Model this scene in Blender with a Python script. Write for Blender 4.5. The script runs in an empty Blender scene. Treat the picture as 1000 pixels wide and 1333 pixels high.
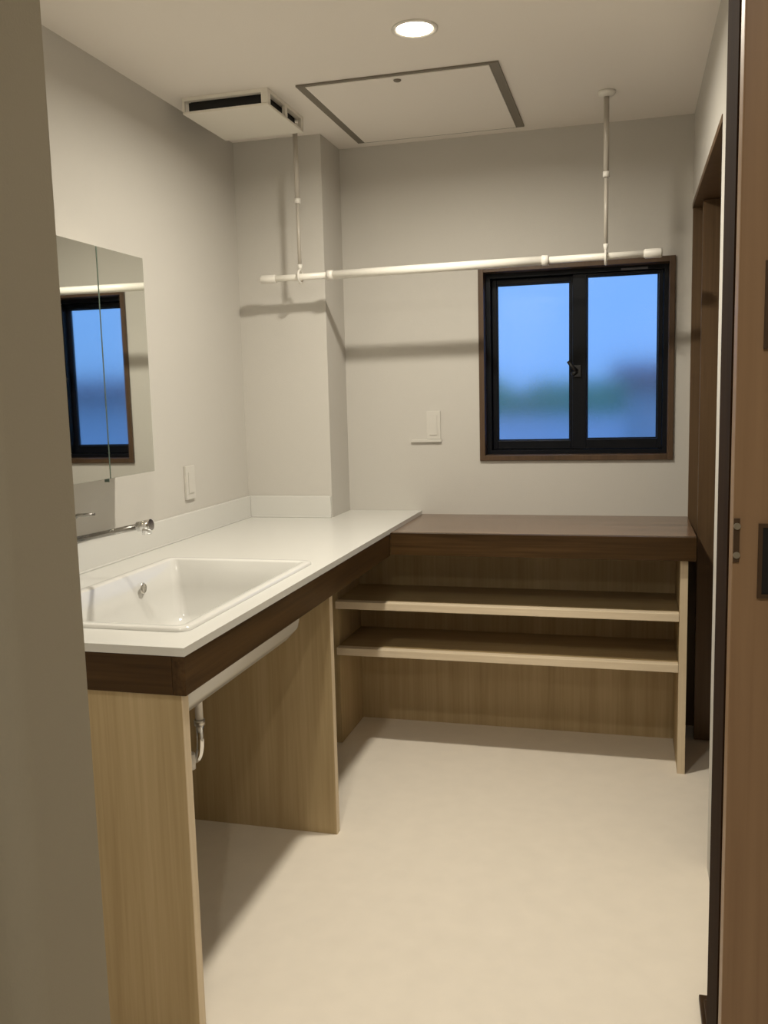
import bpy, bmesh, math, random
from mathutils import Vector, Matrix
random.seed(4)
S = bpy.context.scene
COL = S.collection

# ------------------------------------------------------------------ camera
cam = bpy.data.cameras.new('camera')
cam.sensor_fit = 'VERTICAL'
cam.sensor_height = 24.0
cam.lens = 1178.7 / 1333.0 * 24.0
cam.clip_start = 0.02
co = bpy.data.objects.new('camera', cam)
COL.objects.link(co)
rt = Vector((0.965056, 0.260808, -0.025426))
fw = Vector((-0.261896, 0.95669, -0.127102))
up = rt.cross(fw).normalized()
m = Matrix((rt, up, -fw)).transposed().to_4x4()
m.translation = Vector((0, 0, 1.37))
co.matrix_world = m
S.camera = co

# ------------------------------------------------------------------ view and sky
S.view_settings.view_transform = 'Standard'
S.view_settings.look = 'None'
S.view_settings.gamma = 1.0
S.view_settings.use_curve_mapping = False
S.view_settings.exposure = 0.0

LAMP_W = 21.0           # the room's main downlight
LAMP2_W = 10.0          # assumed weaker one, out of view, added to light the end panel
HALL_W = 11.5            # hall downlight behind the camera
SKY = 1.2
LAMP_COL = (1.0, 0.935, 0.80)

world = bpy.data.worlds.new('dusk_sky')
S.world = world
world.use_nodes = True
nt = world.node_tree
bg = nt.nodes['Background']
tc = nt.nodes.new('ShaderNodeTexCoord')
sep = nt.nodes.new('ShaderNodeSeparateXYZ')
rmp = nt.nodes.new('ShaderNodeValToRGB')
nt.links.new(tc.outputs['Generated'], sep.inputs[0])
nt.links.new(sep.outputs['Z'], rmp.inputs[0])
rmp.color_ramp.elements[0].position = 0.0
rmp.color_ramp.elements[0].color = (0.20, 0.44, 0.92, 1)
rmp.color_ramp.elements[1].position = 0.6
rmp.color_ramp.elements[1].color = (0.13, 0.36, 1.0, 1)
nt.links.new(rmp.outputs[0], bg.inputs['Color'])
bg.inputs['Strength'].default_value = SKY

# ------------------------------------------------------------------ materials
def mat(name, col, rough=0.5, metal=0.0, spec=0.5, bump=0.0, bscale=200.0, mottled=0.0, mscale=6.0,
        trans=0.0, emit=None, coat=0.0):
    M = bpy.data.materials.new(name)
    M.use_nodes = True
    n = M.node_tree.nodes
    L = M.node_tree.links
    b = n['Principled BSDF']
    b.inputs['Base Color'].default_value = (*col, 1)
    b.inputs['Roughness'].default_value = rough
    b.inputs['Metallic'].default_value = metal
    b.inputs['Specular IOR Level'].default_value = spec
    b.inputs['Transmission Weight'].default_value = trans
    b.inputs['Coat Weight'].default_value = coat
    t = n.new('ShaderNodeTexCoord')
    if mottled:
        nz = n.new('ShaderNodeTexNoise')
        nz.inputs['Scale'].default_value = mscale
        nz.inputs['Detail'].default_value = 6
        L.new(t.outputs['Object'], nz.inputs['Vector'])
        mx = n.new('ShaderNodeMix')
        mx.data_type = 'RGBA'
        mx.inputs['A'].default_value = (*[c * (1 - mottled) for c in col], 1)
        mx.inputs['B'].default_value = (*[min(1, c * (1 + mottled)) for c in col], 1)
        L.new(nz.outputs['Fac'], mx.inputs['Factor'])
        L.new(mx.outputs['Result'], b.inputs['Base Color'])
    if bump:
        nb = n.new('ShaderNodeTexNoise')
        nb.inputs['Scale'].default_value = bscale
        nb.inputs['Detail'].default_value = 3
        L.new(t.outputs['Object'], nb.inputs['Vector'])
        bp = n.new('ShaderNodeBump')
        bp.inputs['Strength'].default_value = bump
        bp.inputs['Distance'].default_value = 0.002
        L.new(nb.outputs['Fac'], bp.inputs['Height'])
        L.new(bp.outputs[0], b.inputs['Normal'])
    if emit:
        b.inputs['Emission Color'].default_value = (*emit[0], 1)
        b.inputs['Emission Strength'].default_value = emit[1]
    return M

def wood(name, c1, c2, grain='Z', rough=0.5, fine=1.0, contrast=(0.3, 0.7), spec=0.4):
    """straight grain along one axis: noise stretched along it plus fine pores"""
    M = bpy.data.materials.new(name)
    M.use_nodes = True
    n = M.node_tree.nodes
    L = M.node_tree.links
    b = n['Principled BSDF']
    b.inputs['Roughness'].default_value = rough
    b.inputs['Specular IOR Level'].default_value = spec
    t = n.new('ShaderNodeTexCoord')
    def layer(across, along, detail):
        mp = n.new('ShaderNodeMapping')
        s = [across] * 3
        s['XYZ'.index(grain)] = along
        mp.inputs['Scale'].default_value = s
        L.new(t.outputs['Object'], mp.inputs['Vector'])
        z = n.new('ShaderNodeTexNoise')
        z.inputs['Scale'].default_value = 1.0
        z.inputs['Detail'].default_value = detail
        z.inputs['Distortion'].default_value = 0.4
        L.new(mp.outputs[0], z.inputs['Vector'])
        return z
    a = layer(14 * fine, 0.9, 5)
    c = layer(110 * fine, 3.0, 3)
    mth = n.new('ShaderNodeMix')
    mth.data_type = 'FLOAT'
    mth.inputs['Factor'].default_value = 0.4
    L.new(a.outputs['Fac'], mth.inputs['A'])
    L.new(c.outputs['Fac'], mth.inputs['B'])
    r = n.new('ShaderNodeValToRGB')
    r.color_ramp.elements[0].position = contrast[0]
    r.color_ramp.elements[0].color = (*c1, 1)
    r.color_ramp.elements[1].position = contrast[1]
    r.color_ramp.elements[1].color = (*c2, 1)
    L.new(mth.outputs['Result'], r.inputs[0])
    L.new(r.outputs[0], b.inputs['Base Color'])
    bp = n.new('ShaderNodeBump')
    bp.inputs['Strength'].default_value = 0.15
    bp.inputs['Distance'].default_value = 0.001
    L.new(c.outputs['Fac'], bp.inputs['Height'])
    L.new(bp.outputs[0], b.inputs['Normal'])
    return M

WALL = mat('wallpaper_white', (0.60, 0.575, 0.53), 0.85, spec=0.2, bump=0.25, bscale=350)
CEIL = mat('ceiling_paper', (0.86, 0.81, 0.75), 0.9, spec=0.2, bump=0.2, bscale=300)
HALLW = mat('shaded_hall_paper', (0.46, 0.415, 0.33), 0.9, spec=0.2, bump=0.2, bscale=300)  # darker than the room paper; the entry reveal's shade put into the colour
FLOOR = mat('vinyl_floor', (0.86, 0.785, 0.675), 0.45, spec=0.35, mottled=0.05, mscale=14, bump=0.1, bscale=120)
WHITE = mat('white_resin', (0.68, 0.67, 0.635), 0.22, spec=0.5)
BOWL = mat('white_ceramic', (0.70, 0.69, 0.66), 0.14, spec=0.5)
PLASTIC = mat('white_plastic', (0.80, 0.77, 0.71), 0.4)
FANP = mat('fan_plastic', (0.84, 0.80, 0.72), 0.45)
PIPEW = mat('pipe_plastic', (0.78, 0.74, 0.68), 0.35)
BLACK = mat('black_slot', (0.006, 0.005, 0.005), 0.6)
SASH = mat('black_aluminium', (0.005, 0.006, 0.009), 0.30, spec=0.2)
CHROME = mat('chrome', (0.80, 0.80, 0.80), 0.10, metal=1.0)
STEEL = mat('satin_steel', (0.62, 0.59, 0.54), 0.30, metal=1.0)
PLATE = mat('plate_cream', (0.64, 0.615, 0.565), 0.45)
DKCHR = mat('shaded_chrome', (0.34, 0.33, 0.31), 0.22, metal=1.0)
ROD = mat('rod_satin_white', (0.50, 0.46, 0.40), 0.3)
POLE = mat('white_coated_pole', (0.88, 0.85, 0.78), 0.3)
MIRROR = mat('mirror_silver', (0.86, 0.88, 0.84), 0.02, metal=1.0)
MIRSIDE = mat('cabinet_grey', (0.42, 0.41, 0.38), 0.5)
EDGE = mat('mirror_edge', (0.13, 0.17, 0.14), 0.25)
HATCHF = mat('hatch_frame_grey', (0.20, 0.175, 0.14), 0.6, metal=0.0)
DIFF = mat('lamp_diffuser', (1, 1, 1), 0.5, emit=((1.0, 0.86, 0.66), 14.0))
FROST = mat('frosted_glass', (0.92, 0.95, 1.0), 0.155, spec=0.5, trans=1.0)
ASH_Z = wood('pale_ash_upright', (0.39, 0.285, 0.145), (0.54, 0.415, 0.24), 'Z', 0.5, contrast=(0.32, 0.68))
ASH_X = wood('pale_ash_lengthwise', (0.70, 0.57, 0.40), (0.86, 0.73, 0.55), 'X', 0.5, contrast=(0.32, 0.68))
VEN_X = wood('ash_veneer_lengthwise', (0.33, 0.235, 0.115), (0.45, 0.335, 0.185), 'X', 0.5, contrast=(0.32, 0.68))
EDGE_Z = wood('pale_edging_upright', (0.62, 0.49, 0.33), (0.80, 0.67, 0.48), 'Z', 0.5)
DARK_X = wood('walnut_lengthwise', (0.026, 0.013, 0.004), (0.090, 0.048, 0.018), 'X', 0.35, contrast=(0.33, 0.67), spec=0.2)
DARK_Y = wood('walnut_crosswise', (0.026, 0.013, 0.004), (0.090, 0.048, 0.018), 'Y', 0.35, contrast=(0.33, 0.67), spec=0.2)
TOPW = wood('walnut_with_sheen', (0.085, 0.050, 0.028), (0.24, 0.145, 0.088), 'X', 0.20, contrast=(0.33, 0.67), spec=0.5)  # top board lightened against the walnut; its sheen is put into the colour
CASE = wood('casing_brown', (0.06, 0.034, 0.017), (0.11, 0.064, 0.034), 'Z', 0.45)
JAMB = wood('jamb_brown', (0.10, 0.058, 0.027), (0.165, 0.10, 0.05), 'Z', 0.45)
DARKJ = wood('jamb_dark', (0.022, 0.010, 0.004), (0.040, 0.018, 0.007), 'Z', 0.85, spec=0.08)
DOORW = wood('door_walnut', (0.28, 0.165, 0.09), (0.43, 0.275, 0.155), 'Z', 0.4)
CONC = mat('pale_render', (0.85, 0.85, 0.86), 0.9, mottled=0.1)
ROOF = mat('dark_roof_tile', (0.22, 0.09, 0.10), 0.7, mottled=0.2)
LEAF = mat('hedge_leaf', (0.12, 0.30, 0.11), 0.7, mottled=0.4, mscale=3)
GROUND = mat('outside_ground', (0.30, 0.30, 0.29), 0.9, mottled=0.15)

# ------------------------------------------------------------------ mesh helpers
class MB:
    def __init__(self): self.bm = bmesh.new()
    def box(self, x0, x1, y0, y1, z0, z1, bev=0.0):
        r = bmesh.ops.create_cube(self.bm, size=1.0)
        vs = r['verts']
        for v in vs:
            v.co = Vector(((x0 + x1) / 2 + v.co.x * (x1 - x0), (y0 + y1) / 2 + v.co.y * (y1 - y0),
                           (z0 + z1) / 2 + v.co.z * (z1 - z0)))
        if bev > 0:
            es = list({e for v in vs for e in v.link_edges})
            bmesh.ops.bevel(self.bm, geom=es, offset=bev, segments=2, affect='EDGES', profile=0.6)
        return self
    def tube(self, pts, radii, seg=20, caps=True):
        pts = [Vector(p) for p in pts]
        if not isinstance(radii, (list, tuple)): radii = [radii] * len(pts)
        rings = []
        n = None
        for i, p in enumerate(pts):
            a = pts[max(i - 1, 0)]
            b = pts[min(i + 1, len(pts) - 1)]
            d = (b - a).normalized()
            if n is None:
                h = Vector((0, 0, 1)) if abs(d.z) < 0.9 else Vector((1, 0, 0))
                n = d.cross(h).normalized()
            n = (n - d * n.dot(d)).normalized()
            bb = d.cross(n)
            rings.append([self.bm.verts.new(p + (n * math.cos(2 * math.pi * k / seg) + bb * math.sin(2 * math.pi * k / seg)) * radii[i]) for k in range(seg)])
        for r0, r1 in zip(rings, rings[1:]):
            for k in range(seg):
                f = self.bm.faces.new((r0[k], r0[(k + 1) % seg], r1[(k + 1) % seg], r1[k]))
                f.smooth = True
        if caps:
            self.bm.faces.new(rings[0][::-1])
            self.bm.faces.new(rings[-1])
        return self
    def lathe(self, prof, c=(0, 0, 0), seg=40):
        rings = []
        for r, z in prof:
            rings.append([self.bm.verts.new((c[0] + max(r, 1e-5) * math.cos(2 * math.pi * k / seg), c[1] + max(r, 1e-5) * math.sin(2 * math.pi * k / seg), c[2] + z)) for k in range(seg)])
        for r0, r1 in zip(rings, rings[1:]):
            for k in range(seg):
                f = self.bm.faces.new((r0[k], r0[(k + 1) % seg], r1[(k + 1) % seg], r1[k]))
                f.smooth = True
        return self
    def loft(self, loops, cap_last=False, cap_first=False):
        rings = [[self.bm.verts.new(p) for p in l] for l in loops]
        n = len(rings[0])
        for r0, r1 in zip(rings, rings[1:]):
            for k in range(n):
                f = self.bm.faces.new((r0[k], r0[(k + 1) % n], r1[(k + 1) % n], r1[k]))
                f.smooth = True
        if cap_last: self.bm.faces.new(rings[-1])
        if cap_first: self.bm.faces.new(rings[0][::-1])
        return self
    def prism(self, poly, x0, x1):
        """(y, z) outline extruded along x"""
        a = [self.bm.verts.new((x0, y, z)) for y, z in poly]
        b = [self.bm.verts.new((x1, y, z)) for y, z in poly]
        n = len(poly)
        for k in range(n):
            self.bm.faces.new((a[k], a[(k + 1) % n], b[(k + 1) % n], b[k]))
        self.bm.faces.new(a[::-1])
        self.bm.faces.new(b)
        return self
    def build(self, name, M, parent=None):
        bmesh.ops.recalc_face_normals(self.bm, faces=self.bm.faces)
        me = bpy.data.meshes.new(name)
        vs = [v.co for v in self.bm.verts]
        lo = Vector([min(v[i] for v in vs) for i in range(3)])
        hi = Vector([max(v[i] for v in vs) for i in range(3)])
        c = (lo + hi) / 2
        if parent is None: c.z = lo.z
        for v in self.bm.verts: v.co -= c
        self.bm.to_mesh(me)
        self.bm.free()
        me.materials.append(M)
        o = bpy.data.objects.new(name, me)
        COL.objects.link(o)
        if parent is not None:
            o.parent = parent
            w = Vector((0, 0, 0))
            q = parent
            while q is not None:
                w += q.location
                q = q.parent
            o.location = c - w
        else:
            o.location = c
        return o

def box(name, x0, x1, y0, y1, z0, z1, M, parent=None, bev=0.0):
    return MB().box(x0, x1, y0, y1, z0, z1, bev).build(name, M, parent)

def tag(o, label, cat, group=None):
    o['label'] = label
    o['category'] = cat
    if group: o['group'] = group
    return o

def thing(name, loc, label, cat, group=None):
    o = bpy.data.objects.new(name, None)
    o.empty_display_size = 0.05
    COL.objects.link(o)
    o.location = loc
    return tag(o, label, cat, group)

def root(name, loc):
    o = bpy.data.objects.new(name, None)
    o.empty_display_size = 0.05
    COL.objects.link(o)
    o.location = loc
    o['kind'] = 'structure'
    return o

def struct(o):
    o['kind'] = 'structure'
    return o

def copy_tree(o, parent=None):
    c = o.copy()
    COL.objects.link(c)
    if parent is not None: c.parent = parent
    for ch in list(o.children): copy_tree(ch, c)
    return c

def rrect(x0, x1, y0, y1, z, r, seg=6):
    pts = []
    for cx, cy, a0 in ((x1 - r, y1 - r, 0), (x0 + r, y1 - r, 90), (x0 + r, y0 + r, 180), (x1 - r, y0 + r, 270)):
        for k in range(seg + 1):
            a = math.radians(a0 + 90 * k / seg)
            pts.append((cx + r * math.cos(a), cy + r * math.sin(a), z))
    return pts

# ------------------------------------------------------------------ sizes
XL, XR, YB, ZC = -1.563, 0.224, 3.781, 2.40
YC, XC = 3.537, -1.190             # boxed-in corner pillar
Y0, Y1 = 0.72, 0.85                # entry wall: hall face, room face
EL, ER = -0.579, 0.0757             # entry opening
WX0, WX1, WZ0, WZ1 = -0.609, 0.164, 1.089, 1.882
OY0, OZ = 2.605, 2.052             # closet opening in the right wall

# ------------------------------------------------------------------ setting
struct(box('floor', -1.75, 1.45, -1.75, 4.0, -0.08, 0.0, FLOOR))
struct(box('ceiling', -1.75, 1.45, -1.75, 4.0, ZC, ZC + 0.08, CEIL))
struct(box('wall_left', XL - 0.12, XL, Y1, YB, 0, ZC, WALL))
w = MB()
w.box(XL - 0.12, WX0, YB, YB + 0.15, 0, ZC).box(WX1, 1.3, YB, YB + 0.15, 0, ZC)
w.box(WX0, WX1, YB, YB + 0.15, 0, WZ0).box(WX0, WX1, YB, YB + 0.15, WZ1, ZC)
struct(w.build('wall_back', WALL))
w = MB()
w.box(XR, XR + 0.12, Y1, OY0, 0, ZC).box(XR, XR + 0.12, OY0, YB, OZ + 0.02, ZC)
struct(w.build('wall_right', WALL))
struct(box('wall_corner', XL, XC, YC, YB, 0, ZC, WALL))          # boxed pipe shaft in the corner
w = MB()
w.box(-1.683, EL - 0.0805, Y0, Y1, 0, ZC).box(ER + 0.025, 1.3, 0.765, Y1, 0, ZC).box(EL - 0.0805, ER + 0.025, 0.765, Y1, 2.12, ZC)
struct(w.build('wall_front', WALL))
# rounded wall end left of the entry, its dimness painted into the colour
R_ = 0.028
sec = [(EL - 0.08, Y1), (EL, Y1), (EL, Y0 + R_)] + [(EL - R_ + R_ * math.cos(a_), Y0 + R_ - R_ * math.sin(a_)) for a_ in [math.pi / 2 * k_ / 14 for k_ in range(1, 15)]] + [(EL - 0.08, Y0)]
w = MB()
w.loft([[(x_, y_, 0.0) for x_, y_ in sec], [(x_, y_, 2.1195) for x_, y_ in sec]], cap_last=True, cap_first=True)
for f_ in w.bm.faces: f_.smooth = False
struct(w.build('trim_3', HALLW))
# the closet behind the right-hand opening
w = MB()
w.box(0.95, 1.05, Y1, YB, 0, ZC)
struct(w.build('wall_closet', JAMB))
t1 = root('trim_1', (XR + 0.06, 3.2, 0))                          # brown lining of the closet opening
box('head_board', XR - 0.002, XR + 0.125, OY0, YB - 0.001, OZ, OZ + 0.02, JAMB, t1)
box('back_jamb', XR + 0.0, XR + 0.125, YB - 0.021, YB - 0.001, 0.0, OZ, JAMB, t1)
box('front_jamb', XR + 0.004, XR + 0.125, OY0, OY0 + 0.02, 0.0, OZ, JAMB, t1)
door2 = root('door_2', (0.6, 3.615, 0))
box('door_panel', XR + 0.026, 0.945, 3.600, 3.632, 0.004, OZ - 0.004, JAMB, door2)
# brown jamb of the entry, and the door leaf beside it
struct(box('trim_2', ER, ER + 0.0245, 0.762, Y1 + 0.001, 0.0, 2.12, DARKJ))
d1 = root('door_1', (0.5, 0.74, 0))
DY = 0.735
box('door_panel', ER + 0.001, 0.95, DY, DY + 0.024, 0.008, 2.10, DOORW, d1, 0.0015)
for za, zb in ((1.2084, 1.2662), (1.3976, 1.4617)):
    pr = MB()
    x0, x1 = 0.0951, 0.155
    pr.box(x0, x0 + 0.003, DY - 0.0025, DY + 0.0005, za, zb).box(x1 - 0.003, x1, DY - 0.0025, DY + 0.0005, za, zb)
    pr.box(x0 + 0.003, x1 - 0.003, DY - 0.0025, DY + 0.0005, za, za + 0.003).box(x0 + 0.003, x1 - 0.003, DY - 0.0025, DY + 0.0005, zb - 0.003, zb)
    rim = pr.build('pull_rim', CASE, d1)
    rim['label'] = 'brown rim of the square pull'
    cup = box('pull_recess', x0 + 0.003, x1 - 0.003, DY - 0.0012, DY + 0.0002, za + 0.003, zb - 0.003, BLACK, d1)
st = box('strike_plate', ER + 0.0015, ER + 0.006, DY - 0.0015, DY + 0.0002, 1.236, 1.270, CASE, d1)
for zz in (1.2415, 1.2640):
    MB().tube([(ER + 0.004, DY - 0.0011, zz), (ER + 0.004, DY - 0.0025, zz)], 0.0026, 12).build('screw', STEEL, st)
# hall around the camera
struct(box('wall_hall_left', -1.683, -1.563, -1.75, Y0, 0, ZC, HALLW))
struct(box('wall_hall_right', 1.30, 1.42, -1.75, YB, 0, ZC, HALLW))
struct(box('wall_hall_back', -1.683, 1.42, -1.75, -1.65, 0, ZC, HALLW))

# ------------------------------------------------------------------ window
win = root('window_1', ((WX0 + WX1) / 2, YB + 0.08, WZ0))
g = 0.0005
a, b_, c_, d_ = WX0 + g, WX1 - g, WZ0 + g, WZ1 - g
t = 0.022
for (x0, x1, z0, z1) in ((a, a + t, c_, d_), (b_ - t, b_, c_, d_), (a + t, b_ - t, c_, c_ + t), (a + t, b_ - t, d_ - t, d_)):
    box('casing_board', x0, x1, YB - 0.012, YB + 0.055, z0, z1, CASE, win, 0.0015)
fr = MB()
fa, fb, fc, fd = a, b_, c_, d_
k = 0.040
fr.box(fa, fa + k, YB + 0.056, YB + 0.14, fc, fd).box(fb - k, fb, YB + 0.056, YB + 0.14, fc, fd)
fr.box(fa + k, fb - k, YB + 0.056, YB + 0.14, fc, fc + k).box(fa + k, fb - k, YB + 0.056, YB + 0.14, fd - k, fd)
k = 0.050
fr.box(fa + .04, fa + k, YB + 0.1315, YB + 0.14, fc + .04, fd - .04).box(fb - k, fb - .04, YB + 0.1315, YB + 0.14, fc + .04, fd - .04)
fr.box(fa + k, fb - k, YB + 0.1315, YB + 0.14, fc + .04, fc + k).box(fa + k, fb - k, YB + 0.1315, YB + 0.14, fd - k, fd - .04)
frame = fr.build('outer_frame', SASH, win)
stk = box('sticker', -0.042, 0.062, YB + 0.0548, YB + 0.0559, WZ1 - 0.038, WZ1 - 0.030, mat('sticker_grey', (0.16, 0.16, 0.18), 0.5), frame)
stk['label'] = 'pale maker label on the black head rail'
def sash(x0, x1, y0, y1, z0, z1, gx0, gx1, gz0, gz1):
    s = MB()
    s.box(x0, gx0, y0, y1, z0, z1, 0.002).box(gx1, x1, y0, y1, z0, z1, 0.002)
    s.box(gx0, gx1, y0, y1, z0, gz0, 0.002).box(gx0, gx1, y0, y1, gz1, z1, 0.002)
    o = s.build('sash', SASH, win)
    gb = MB()
    e = 0.006
    gb.box(gx0 + g, gx0 + e, y0 + .004, y0 + .010, gz0 + g, gz1 - g).box(gx1 - e, gx1 - g, y0 + .004, y0 + .010, gz0 + g, gz1 - g)
    gb.box(gx0 + e, gx1 - e, y0 + .004, y0 + .010, gz0 + g, gz0 + e).box(gx0 + e, gx1 - e, y0 + .004, y0 + .010, gz1 - e, gz1 - g)
    bd = gb.build('glazing_bead', SASH, o)
    pn = box('pane', gx0 + g, gx1 - g, (y0 + y1) / 2 - .002, (y0 + y1) / 2 + .002, gz0 + g, gz1 - g, FROST, o)
    pn['label'] = 'frosted glass pane'
    return o
ZS0, ZS1 = WZ0 + 0.042, WZ1 - 0.042
sash(WX0 + 0.042, -0.190, YB + 0.100, YB + 0.130, ZS0, ZS1, -0.548, -0.243, 1.166, 1.818)
s2 = sash(-0.232, WX1 - 0.042, YB + 0.064, YB + 0.094, ZS0, ZS1, -0.176, 0.1045, 1.171, 1.830)
lk = MB()
lk.box(-0.228, -0.196, YB + 0.050, YB + 0.0638, 1.425, 1.475, 0.004)
lk.tube([(-0.215, YB + 0.052, 1.45), (-0.232, YB + 0.046, 1.468), (-0.249, YB + 0.044, 1.492)], [0.010, 0.008, 0.007], 12)
lk.tube([(-0.215, YB + 0.052, 1.45), (-0.235, YB + 0.048, 1.436)], [0.010, 0.008], 12)
lk.build('crescent_lock', BLACK, win)

# ------------------------------------------------------------------ outside
og = struct(box('ground_outside', -14, 12, 4.2, 30, -0.5, -0.4, GROUND))
nh = thing('neighbour_house', (2.2, 13.0, -0.4), 'pale house with dark eaves seen blurred through the right window pane', 'house')
box('wall', -0.10, 5.5, 11.3, 15, -0.4, 1.415, CONC, nh)
rf = MB()
rf.prism([(11.0, 1.418), (11.0, 1.53), (13.0, 1.74), (15.4, 1.52), (15.4, 1.418)], -0.24, 6.0)
rf.build('roof', ROOF, nh)
fc_ = thing('boundary_wall', (-3.5, 9.3, -0.4), 'pale garden wall seen blurred low through the left window pane', 'wall')
box('wall', -8, -0.05, 9.2, 9.35, -0.4, 1.08, CONC, fc_)
box('coping', -8.02, -0.03, 9.17, 9.38, 1.081, 1.13, CONC, fc_)
bm = bmesh.new()
bmesh.ops.create_grid(bm, x_segments=90, y_segments=14, size=1.0)
for v in bm.verts:
    u, s_ = v.co.x, (v.co.y + 1) / 2
    ang = math.pi * s_
    bump = 0.09 * math.sin(17 * u) + 0.07 * math.sin(41 * u + 7 * s_) + random.uniform(-.05, .05)
    v.co = Vector((-3.2 + 3.15 * u, 10.2 - 0.55 * math.cos(ang) * (1 + bump), -0.4 + (1.88 + bump * (0.8 + .8 * math.sin(5 * u))) * math.sin(ang) ** 0.5))
q = MB()
q.bm.free()
q.bm = bm
tag(q.build('hedge', LEAF), 'green hedge blurred behind the left frosted window pane', 'hedge')

# ------------------------------------------------------------------ vanity: white counter over pale wood panels
CT, CB = 0.876, 0.858
XF, YE = -0.865, 1.605
vc = thing('vanity_counter', (-1.2, 2.6, 0), 'long white washbasin counter with dark wood apron on pale wood panels', 'counter')
SX0, SX1, SY0, SY1 = -1.385, -0.935, 1.735, 2.520      # hole for the basin
outer = [(XL + .001, YE), (XF, YE), (XF, YB - .001), (XC + .001, YB - .001), (XC + .001, YC - .001), (XL + .001, YC - .001)]
s = MB()
s.box(XL + .001, XF, YE, SY0, CB, CT)
s.box(XL + .001, XF, SY1, YC - .001, CB, CT)
s.box(XC + .001, XF, YC - .001, YB - .001, CB, CT)
s.box(XL + .001, SX0, SY0, SY1, CB, CT)
s.box(SX1, XF, SY0, SY1, CB, CT)
s.build('counter_top', WHITE, vc)
bs = MB()
bs.box(XL + .001, XL + .014, YE, YC - .001, CT, 0.966, 0.003)
bs.box(XL + .014, XC - .002, YC - .014, YC - .001, CT, 0.966, 0.003)
# coved foot of the upstand
bs.box(XL + .014, XL + .020, YE, YC - .020, CT, CT + .006, 0.0025)
bs.box(XL + .020, XC - .002, YC - .020, YC - .014, CT, CT + .006, 0.0025)
bs.build('upstand', WHITE, vc)
AZ = 0.775
ap = box('apron', XF - .030, XF - .001, YE + .001, 3.2355, AZ, CB - .0005, DARK_Y, vc, 0.001)
ap2 = box('end_apron', XL + .002, XF - .0305, YE + .001, YE + .030, AZ, CB - .0005, DARK_X, vc, 0.001)
for q in (ap, ap2): q['label'] = 'dark brown wood apron'
ep = box('end_panel', XL + .002, XF - .014, YE + .004, YE + .030, 0.0, AZ - .0005, ASH_Z, vc)
mp_ = box('middle_panel', XL + .002, -0.884, 2.566, 2.592, 0.0, AZ - .0005, ASH_Z, vc)
box('edge_strip', XF - .0138, XF - .012, YE + .004, YE + .030, 0.0005, AZ - .001, EDGE_Z, ep)
box('edge_strip', -0.8838, -0.882, 2.566, 2.592, 0.0005, AZ - .001, EDGE_Z, mp_)

# drop-in basin
bn = thing('sink', ((SX0 + SX1) / 2, (SY0 + SY1) / 2, 0.65), 'white rectangular ceramic washbasin set into the white counter', 'sink')
def lp(d, z, r): return rrect(SX0 + d, SX1 - d, SY0 + d, SY1 - d, z, r)
bw = MB()
bw.loft([lp(-.018, CT + .0004, .030), lp(-.017, CT + .006, .030), lp(-.012, CT + .009, .028), lp(.006, CT + .009, .022), lp(.012, CT + .004, .020),
         lp(.022, 0.80, .025), lp(.034, 0.715, .035), lp(.050, 0.690, .045), lp(.085, 0.680, .05), lp(.16, 0.676, .05), lp(.2, 0.674, .02)])
# underside
bw.loft([lp(-.018, CT + .0004, .030), lp(.002, CT - .001, .020), lp(.004, 0.78, .025), lp(.018, 0.69, .035), lp(.040, 0.662, .045), lp(.2, 0.655, .02)], cap_last=True)
bw.build('bowl', BOWL, bn)
cx, cy = (SX0 + SX1) / 2, (SY0 + SY1) / 2
MB().lathe([(0, .003), (.028, .003), (.032, 0), (.032, -.012)], (cx, cy, .679)).build('drain', CHROME, bn)
MB().lathe([(0, .0), (.010, .0), (.014, .003), (.016, 0.0)], (0, 0, 0)).build('overflow', STEEL, bn)
ov = bn.children[-1]
ov.rotation_euler = (0, math.radians(90), 0)
ov.location = Vector((-1.357, 2.30, 0.835)) - bn.location
MB().tube([(cx, cy, 0.655), (cx, cy, 0.628)], .024).build('tailpiece', PIPEW, bn)

# trap and stop valves under the basin
tr = thing('drain_trap', (-1.13, 2.16, 0.40), 'white drain trap hanging under the basin behind the pale end panel', 'pipe')
def arc(p0, p1, p2, n=8):
    p0, p1, p2 = Vector(p0), Vector(p1), Vector(p2)
    return [(1 - s) ** 2 * p0 + 2 * s * (1 - s) * p1 + s * s * p2 for s in [i / n for i in range(n + 1)]]
MB().tube([(-1.112, cy, .6545), (-1.112, cy, .52)], .0105, 16).build('pipe', PIPEW, tr)
MB().tube([(-1.112, cy, .5195), (-1.112, cy, .505)], .0150, 16).build('coupling_nut', STEEL, tr)
MB().tube([(-1.112, cy, .5045)] + arc((-1.112, cy, .46), (-1.114, cy, .405), (-1.135, cy, .405), 8) + arc((-1.137, cy, .405), (-1.160, cy, .405), (-1.163, cy, .45), 8)
          + [(-1.170, cy, .490), (-1.200, cy, .505)], .0105, 16).build('trap_bend', CHROME, tr)
MB().tube([(-1.136, cy - .020, .388), (-1.136, cy - .020, .430)], .0150, 18).build('cleanout_cup', PIPEW, tr)
MB().tube([(-1.158, cy - .012, .462), (-1.166, cy - .012, .500)], .0165, 16).build('coupling_nut', CHROME, tr)
MB().tube([(-1.200, cy, .505), (-1.30, cy, .53), (-1.560, cy, .53)], .0135, 16).build('waste_arm', PIPEW, tr)

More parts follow.
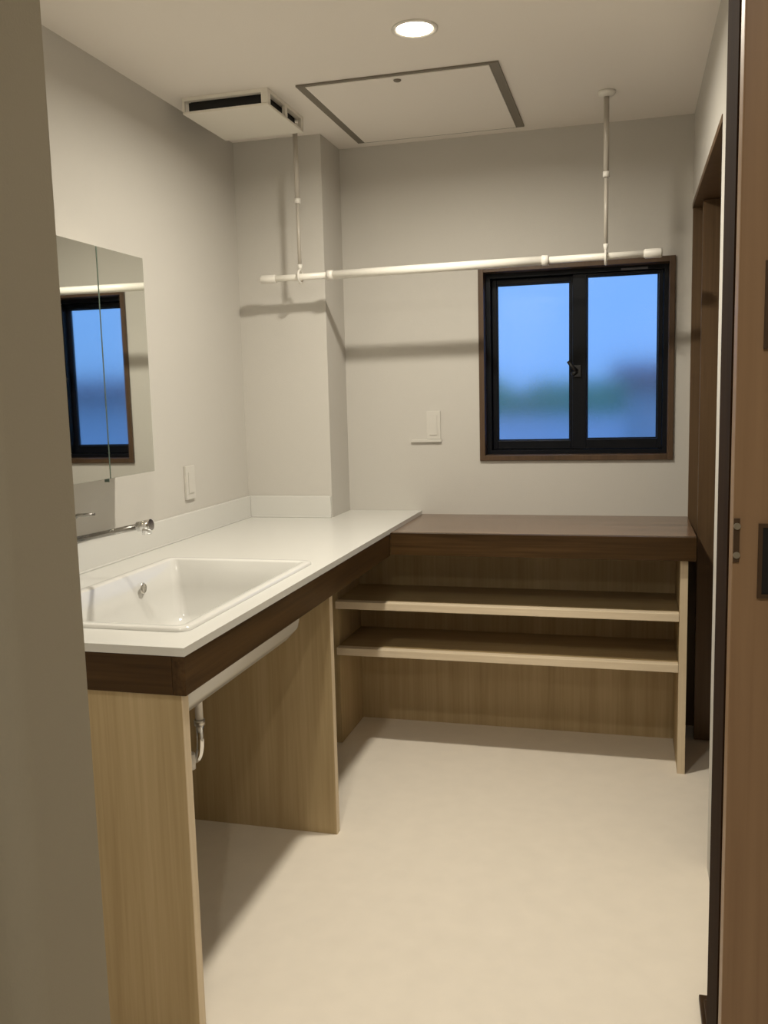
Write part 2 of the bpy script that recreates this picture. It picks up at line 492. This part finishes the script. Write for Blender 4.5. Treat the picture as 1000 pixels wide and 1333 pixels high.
# faucet
fa_ = thing('faucet', (-1.475, cy, CT), 'slim chrome single-lever basin faucet with long spout over the sink', 'faucet')
MB().lathe([(0, .0), (.027, 0), (.027, .006), (.022, .010), (.020, .10), (.022, .105), (.022, .165), (.016, .175), (0, .175)], (-1.485, cy, CT + .0005)).build('body', CHROME, fa_)
MB().tube([(-1.468, cy, 1.000), (-1.36, cy, 1.022), (-1.262, cy, 1.042)], .0085, 16).build('spout', DKCHR, fa_)
MB().tube([(-1.262, cy, 1.042), (-1.222, cy, 1.048)], [.013, .015], 18).tube([(-1.238, cy, 1.046), (-1.236, cy, 1.022)], [.013, .012], 18).build('spray_head', CHROME, fa_)
MB().tube([(-1.485, cy, 1.052), (-1.44, cy, 1.071), (-1.390, cy, 1.074)], [.008, .005, .004], 12).build('lever', DKCHR, fa_)

# ------------------------------------------------------------------ dark wood worktop and open shelf unit
YD = 3.2357
wt = thing('wood_worktop', (-0.32, 3.5, 0.78), 'dark brown wood worktop under the window running to the closet opening', 'counter')
box('top_board', XF + .001, XR - .001, YD + .028, YB - .001, 0.835, 0.861, TOPW, wt)
fe = box('front_edge', XF + .001, XR - .001, YD, YD + .0278, 0.778, 0.861, DARK_X, wt, 0.001)
su = thing('shelf_unit', (-0.45, 3.45, 0), 'low open pale wood shelf unit under the dark worktop', 'shelf')
UX0, UX1 = -1.100, 0.198
sp = box('side_panel', UX1 - .026, UX1, 3.2625, YB - .2, 0.0, 0.777, ASH_Z, su)
box('edge_strip', UX1 - .026, UX1, 3.260, 3.2622, 0.0005, 0.7765, EDGE_Z, sp)
box('side_panel', UX0 - .026, UX0, 3.300, 3.600, 0.0, 0.774, ASH_Z, su, 0.0008)
box('back_panel', UX0 - .026, UX1, 3.6005, 3.612, 0.0, 0.774, ASH_Z, su)
for z in (0.585, 0.4006):
    sh = box('shelf', UX0 + .0005, UX1 - .0265, 3.2985, 3.600, z - .028, z, VEN_X, su)
    nz = box('nosing', UX0 + .0005, UX1 - .0265, 3.262, 3.298, z - .029, z + .0005, ASH_X, sh, 0.003)
    nz['label'] = 'pale solid wood nosing along the front of the shelf'

# ------------------------------------------------------------------ mirror cabinet
MX = XL + .140
mc = thing('mirror_cabinet', (XL + .07, 2.145, 1.157), 'white mirrored three-door medicine cabinet on the left wall above the basin', 'mirror')
box('cabinet_body', XL + .001, MX - .020, 1.768, 2.519, 1.160, 1.798, PLASTIC, mc)
for y0 in (1.767, 2.0185, 2.270):
    y1 = y0 + .2495
    dr = box('door', MX - .0195, MX - .0045, y0, y1, 1.157, 1.800, EDGE, mc)
    box('mirror_pane', MX - .0044, MX, y0 + .0022, y1 - .0022, 1.158, 1.799, MIRROR, dr)
    # aluminium finger pull along the lower edge, a little deeper on the left doors
sx = box('door_gap_strip', MX - .0195, MX - .0046, 2.2682, 2.2698, 1.147, 1.800, EDGE, mc)

# ------------------------------------------------------------------ ceiling: fan, hatch, downlights
fan = thing('ventilation_fan', (-1.325, 3.14, 2.345), 'square white ceiling ventilation cover with black side slots near the pillar', 'fan')
fx0, fx1, fy0, fy1 = -1.492, -1.178, 2.968, 3.312
box('cover_panel', fx0, fx1, fy0, fy1, 2.344, 2.353, FANP, fan, 0.003)
box('duct_collar', fx0 + .0125, fx1 - .0245, fy0 + .0245, fy1 - .0245, 2.3535, 2.399, BLACK, fan)
for x0, x1, y0, y1 in ((fx0, fx0 + .008, fy0, fy0 + .008), (fx1 - .024, fx1, fy0, fy0 + .024), (fx0, fx0 + .008, fy1 - .008, fy1), (fx1 - .012, fx1, fy1 - .024, fy1),
                       (fx1 - .012, fx1, (fy0 + fy1) / 2 - .012, (fy0 + fy1) / 2 + .010)):
    box('corner_post', x0, x1, y0, y1, 2.3535, 2.3870, FANP, fan)
cr = MB()
for (x0, x1, y0, y1) in ((fx0, fx1, fy0, fy0 + .02), (fx0, fx1, fy1 - .02, fy1), (fx0, fx0 + .02, fy0 + .02, fy1 - .02), (fx1 - .02, fx1, fy0 + .02, fy1 - .02)):
    cr.box(x0, x1, y0, y1, 2.3873, 2.3995)
cr.build('base_frame', FANP, fan)

ha = thing('ceiling_hatch', (-0.745, 3.34, 2.392), 'flat white ceiling access hatch with grey frame', 'hatch')
hx0, hx1, hy0, hy1 = -1.083, -0.409, 2.980, 3.705
HZ = 2.392
for (x0, x1, y0, y1) in ((hx0, hx0 + .030, hy0, hy1), (hx1 - .030, hx1, hy0, hy1), (hx0 + .030, hx1 - .030, hy0, hy0 + .011), (hx0 + .030, hx1 - .030, hy1 - .011, hy1)):
    box('frame_bar', x0, x1, y0, y1, HZ + .002, 2.3995, HATCHF, ha)
box('panel', hx0 + .0305, hx1 - .0305, hy0 + .0115, hy1 - .0115, HZ, 2.3995, CEIL, ha)
MB().lathe([(0, 0), (.011, 0), (.013, .003), (.013, .004)], (-0.745, 3.022, HZ - .0045), 24).build('latch', HATCHF, ha)

def downlight(x, y, label):
    d = thing('downlight', (x, y, ZC), label, 'lamp')
    MB().lathe([(.053, -.0005), (.066, -.0005), (.066, -.004), (.060, -.006), (.053, -.003), (.051, -.0005)], (x, y, ZC)).build('trim_ring', PLASTIC, d)
    MB().lathe([(0, -.0035), (.050, -.0030), (.0515, -.0008), (0, -.0006)], (x, y, ZC)).build('diffuser', DIFF, d)
    L = bpy.data.lights.new('downlight_lamp', 'AREA')
    L.shape = 'DISK'
    L.size = 0.105
    L.energy = LAMP_W
    L.color = LAMP_COL
    L.spread = math.radians(168)
    o = bpy.data.objects.new('lamp', L)
    COL.objects.link(o)
    o.parent = d
    o.location = (0, 0, -0.0065)
    return d
downlight(-0.600, 2.653, 'round lit white downlight in the ceiling in front of the access hatch')
d2 = downlight(-0.620, 1.200, 'assumed unseen fill downlight in the ceiling just inside the doorway')
hd = downlight(-0.02, -0.55, 'round lit hall ceiling downlight outside the doorway')
for ch in d2.children:
    if ch.type == 'LIGHT': ch.data.energy = LAMP2_W
for ch in hd.children:
    if ch.type == 'LIGHT': ch.data.energy = HALL_W

# ------------------------------------------------------------------ drying pole and its two ceiling hangers
PY, PZ = 3.400, 1.838
dp = thing('drying_pole', (-0.65, PY, PZ), 'long white laundry drying pole hanging across the room below the ceiling', 'pole')
MB().tube([(-1.395, PY, PZ - .003), (-1.121, PY, PZ - .001)], .0125).build('end_tube', POLE, dp)
MB().tube([(-0.302, PY, PZ + .003), (0.088, PY, PZ + .004)], .0125).build('end_tube', POLE, dp)
MB().tube([(-1.125, PY, PZ - .001), (-0.298, PY, PZ + .003)], .0165).build('sleeve', POLE, dp)
for x, dz in ((-1.121, -.001), (-0.302, .003)):
    MB().tube([(x - .012, PY, PZ + dz), (x + .012, PY, PZ + dz)], .0185).build('joint_collar', PLASTIC, dp)
for x0, x1, dz in ((-1.408, -1.345, -.003), (0.040, 0.102, .004)):
    MB().tube([(x0, PY, PZ + dz), (x0 + .005, PY, PZ + dz), (x1 - .005, PY, PZ + dz), (x1, PY, PZ + dz)], [.013, .0165, .0165, .014]).build('end_cap', PLASTIC, dp)
def hanger(x, label, base=None):
    if base is not None:
        h = copy_tree(base)
        h.location.x = x
        h['label'] = label
        return h
    h = thing('pole_hanger', (x, PY, ZC), label, 'hanger', 'ceiling rods carrying the drying pole')
    MB().lathe([(0, -.0005), (.030, -.0005), (.030, -.008), (.026, -.014), (.012, -.018), (0, -.018)], (x, PY, ZC), 28).build('ceiling_flange', PLASTIC, h)
    MB().tube([(x, PY, 2.381), (x, PY, 2.13)], .0095, 18).build('upper_tube', ROD, h)
    MB().tube([(x, PY, 2.131), (x, PY, 2.112)], .0120, 18).build('joint', PLASTIC, h)
    MB().tube([(x, PY, 2.111), (x, PY, PZ + .045)], .0070, 18).build('lower_tube', ROD, h)
    # ring that the pole passes through
    rg = MB()
    pts = [(x, PY + .024 * math.sin(2 * math.pi * k / 28), PZ + .0 + .024 * math.cos(2 * math.pi * k / 28)) for k in range(29)]
    rg.tube(pts, .0045, 10, caps=False)
    rg.tube([(x, PY, PZ + .022), (x, PY, PZ + .046)], [.006, .010], 14)
    rg.build('ring', PLASTIC, h)
    return h
h1 = hanger(-1.244, 'left ceiling rod holding the drying pole beside the ventilation cover')
hanger(-0.090, 'right ceiling rod holding the drying pole above the window', h1)

# ------------------------------------------------------------------ wall plates
sw = thing('light_switch', (-0.805, YB, 1.17), 'white switch plate on the back wall left of the window', 'switch')
box('plate', -0.836, -0.776, YB - .008, YB - .0005, 1.182, 1.302, PLATE, sw, 0.002)
box('rocker', -0.822, -0.790, YB - .011, YB - .0085, 1.200, 1.284, PLATE, sw, 0.001)
sr = tag(box('cable_cover', -0.905, -0.772, YB - .012, YB - .0005, 1.170, 1.1815, PLATE, None, 0.002), 'thin white horizontal strip below the switch plate left of the window', 'trim')
so = thing('wall_outlet', (XL, 3.005, 1.01), 'white outlet plate on the left wall above the counter upstand', 'outlet')
box('plate', XL + .0005, XL + .010, 2.970, 3.040, 1.012, 1.135, PLATE, so, 0.002)
box('socket_face', XL + .0105, XL + .013, 2.985, 3.025, 1.035, 1.112, PLATE, so, 0.001)

# door stop on the floor near the dark jamb
ds = MB()
ds.box(0.160, 0.222, 1.80, 2.00, 0.0, 0.014, 0.003).box(0.168, 0.216, 1.83, 1.97, 0.0138, 0.024, 0.004)
tag(ds.build('door_stop', DARK_Y), 'small brown floor block beside the dark entry jamb', 'door stop')
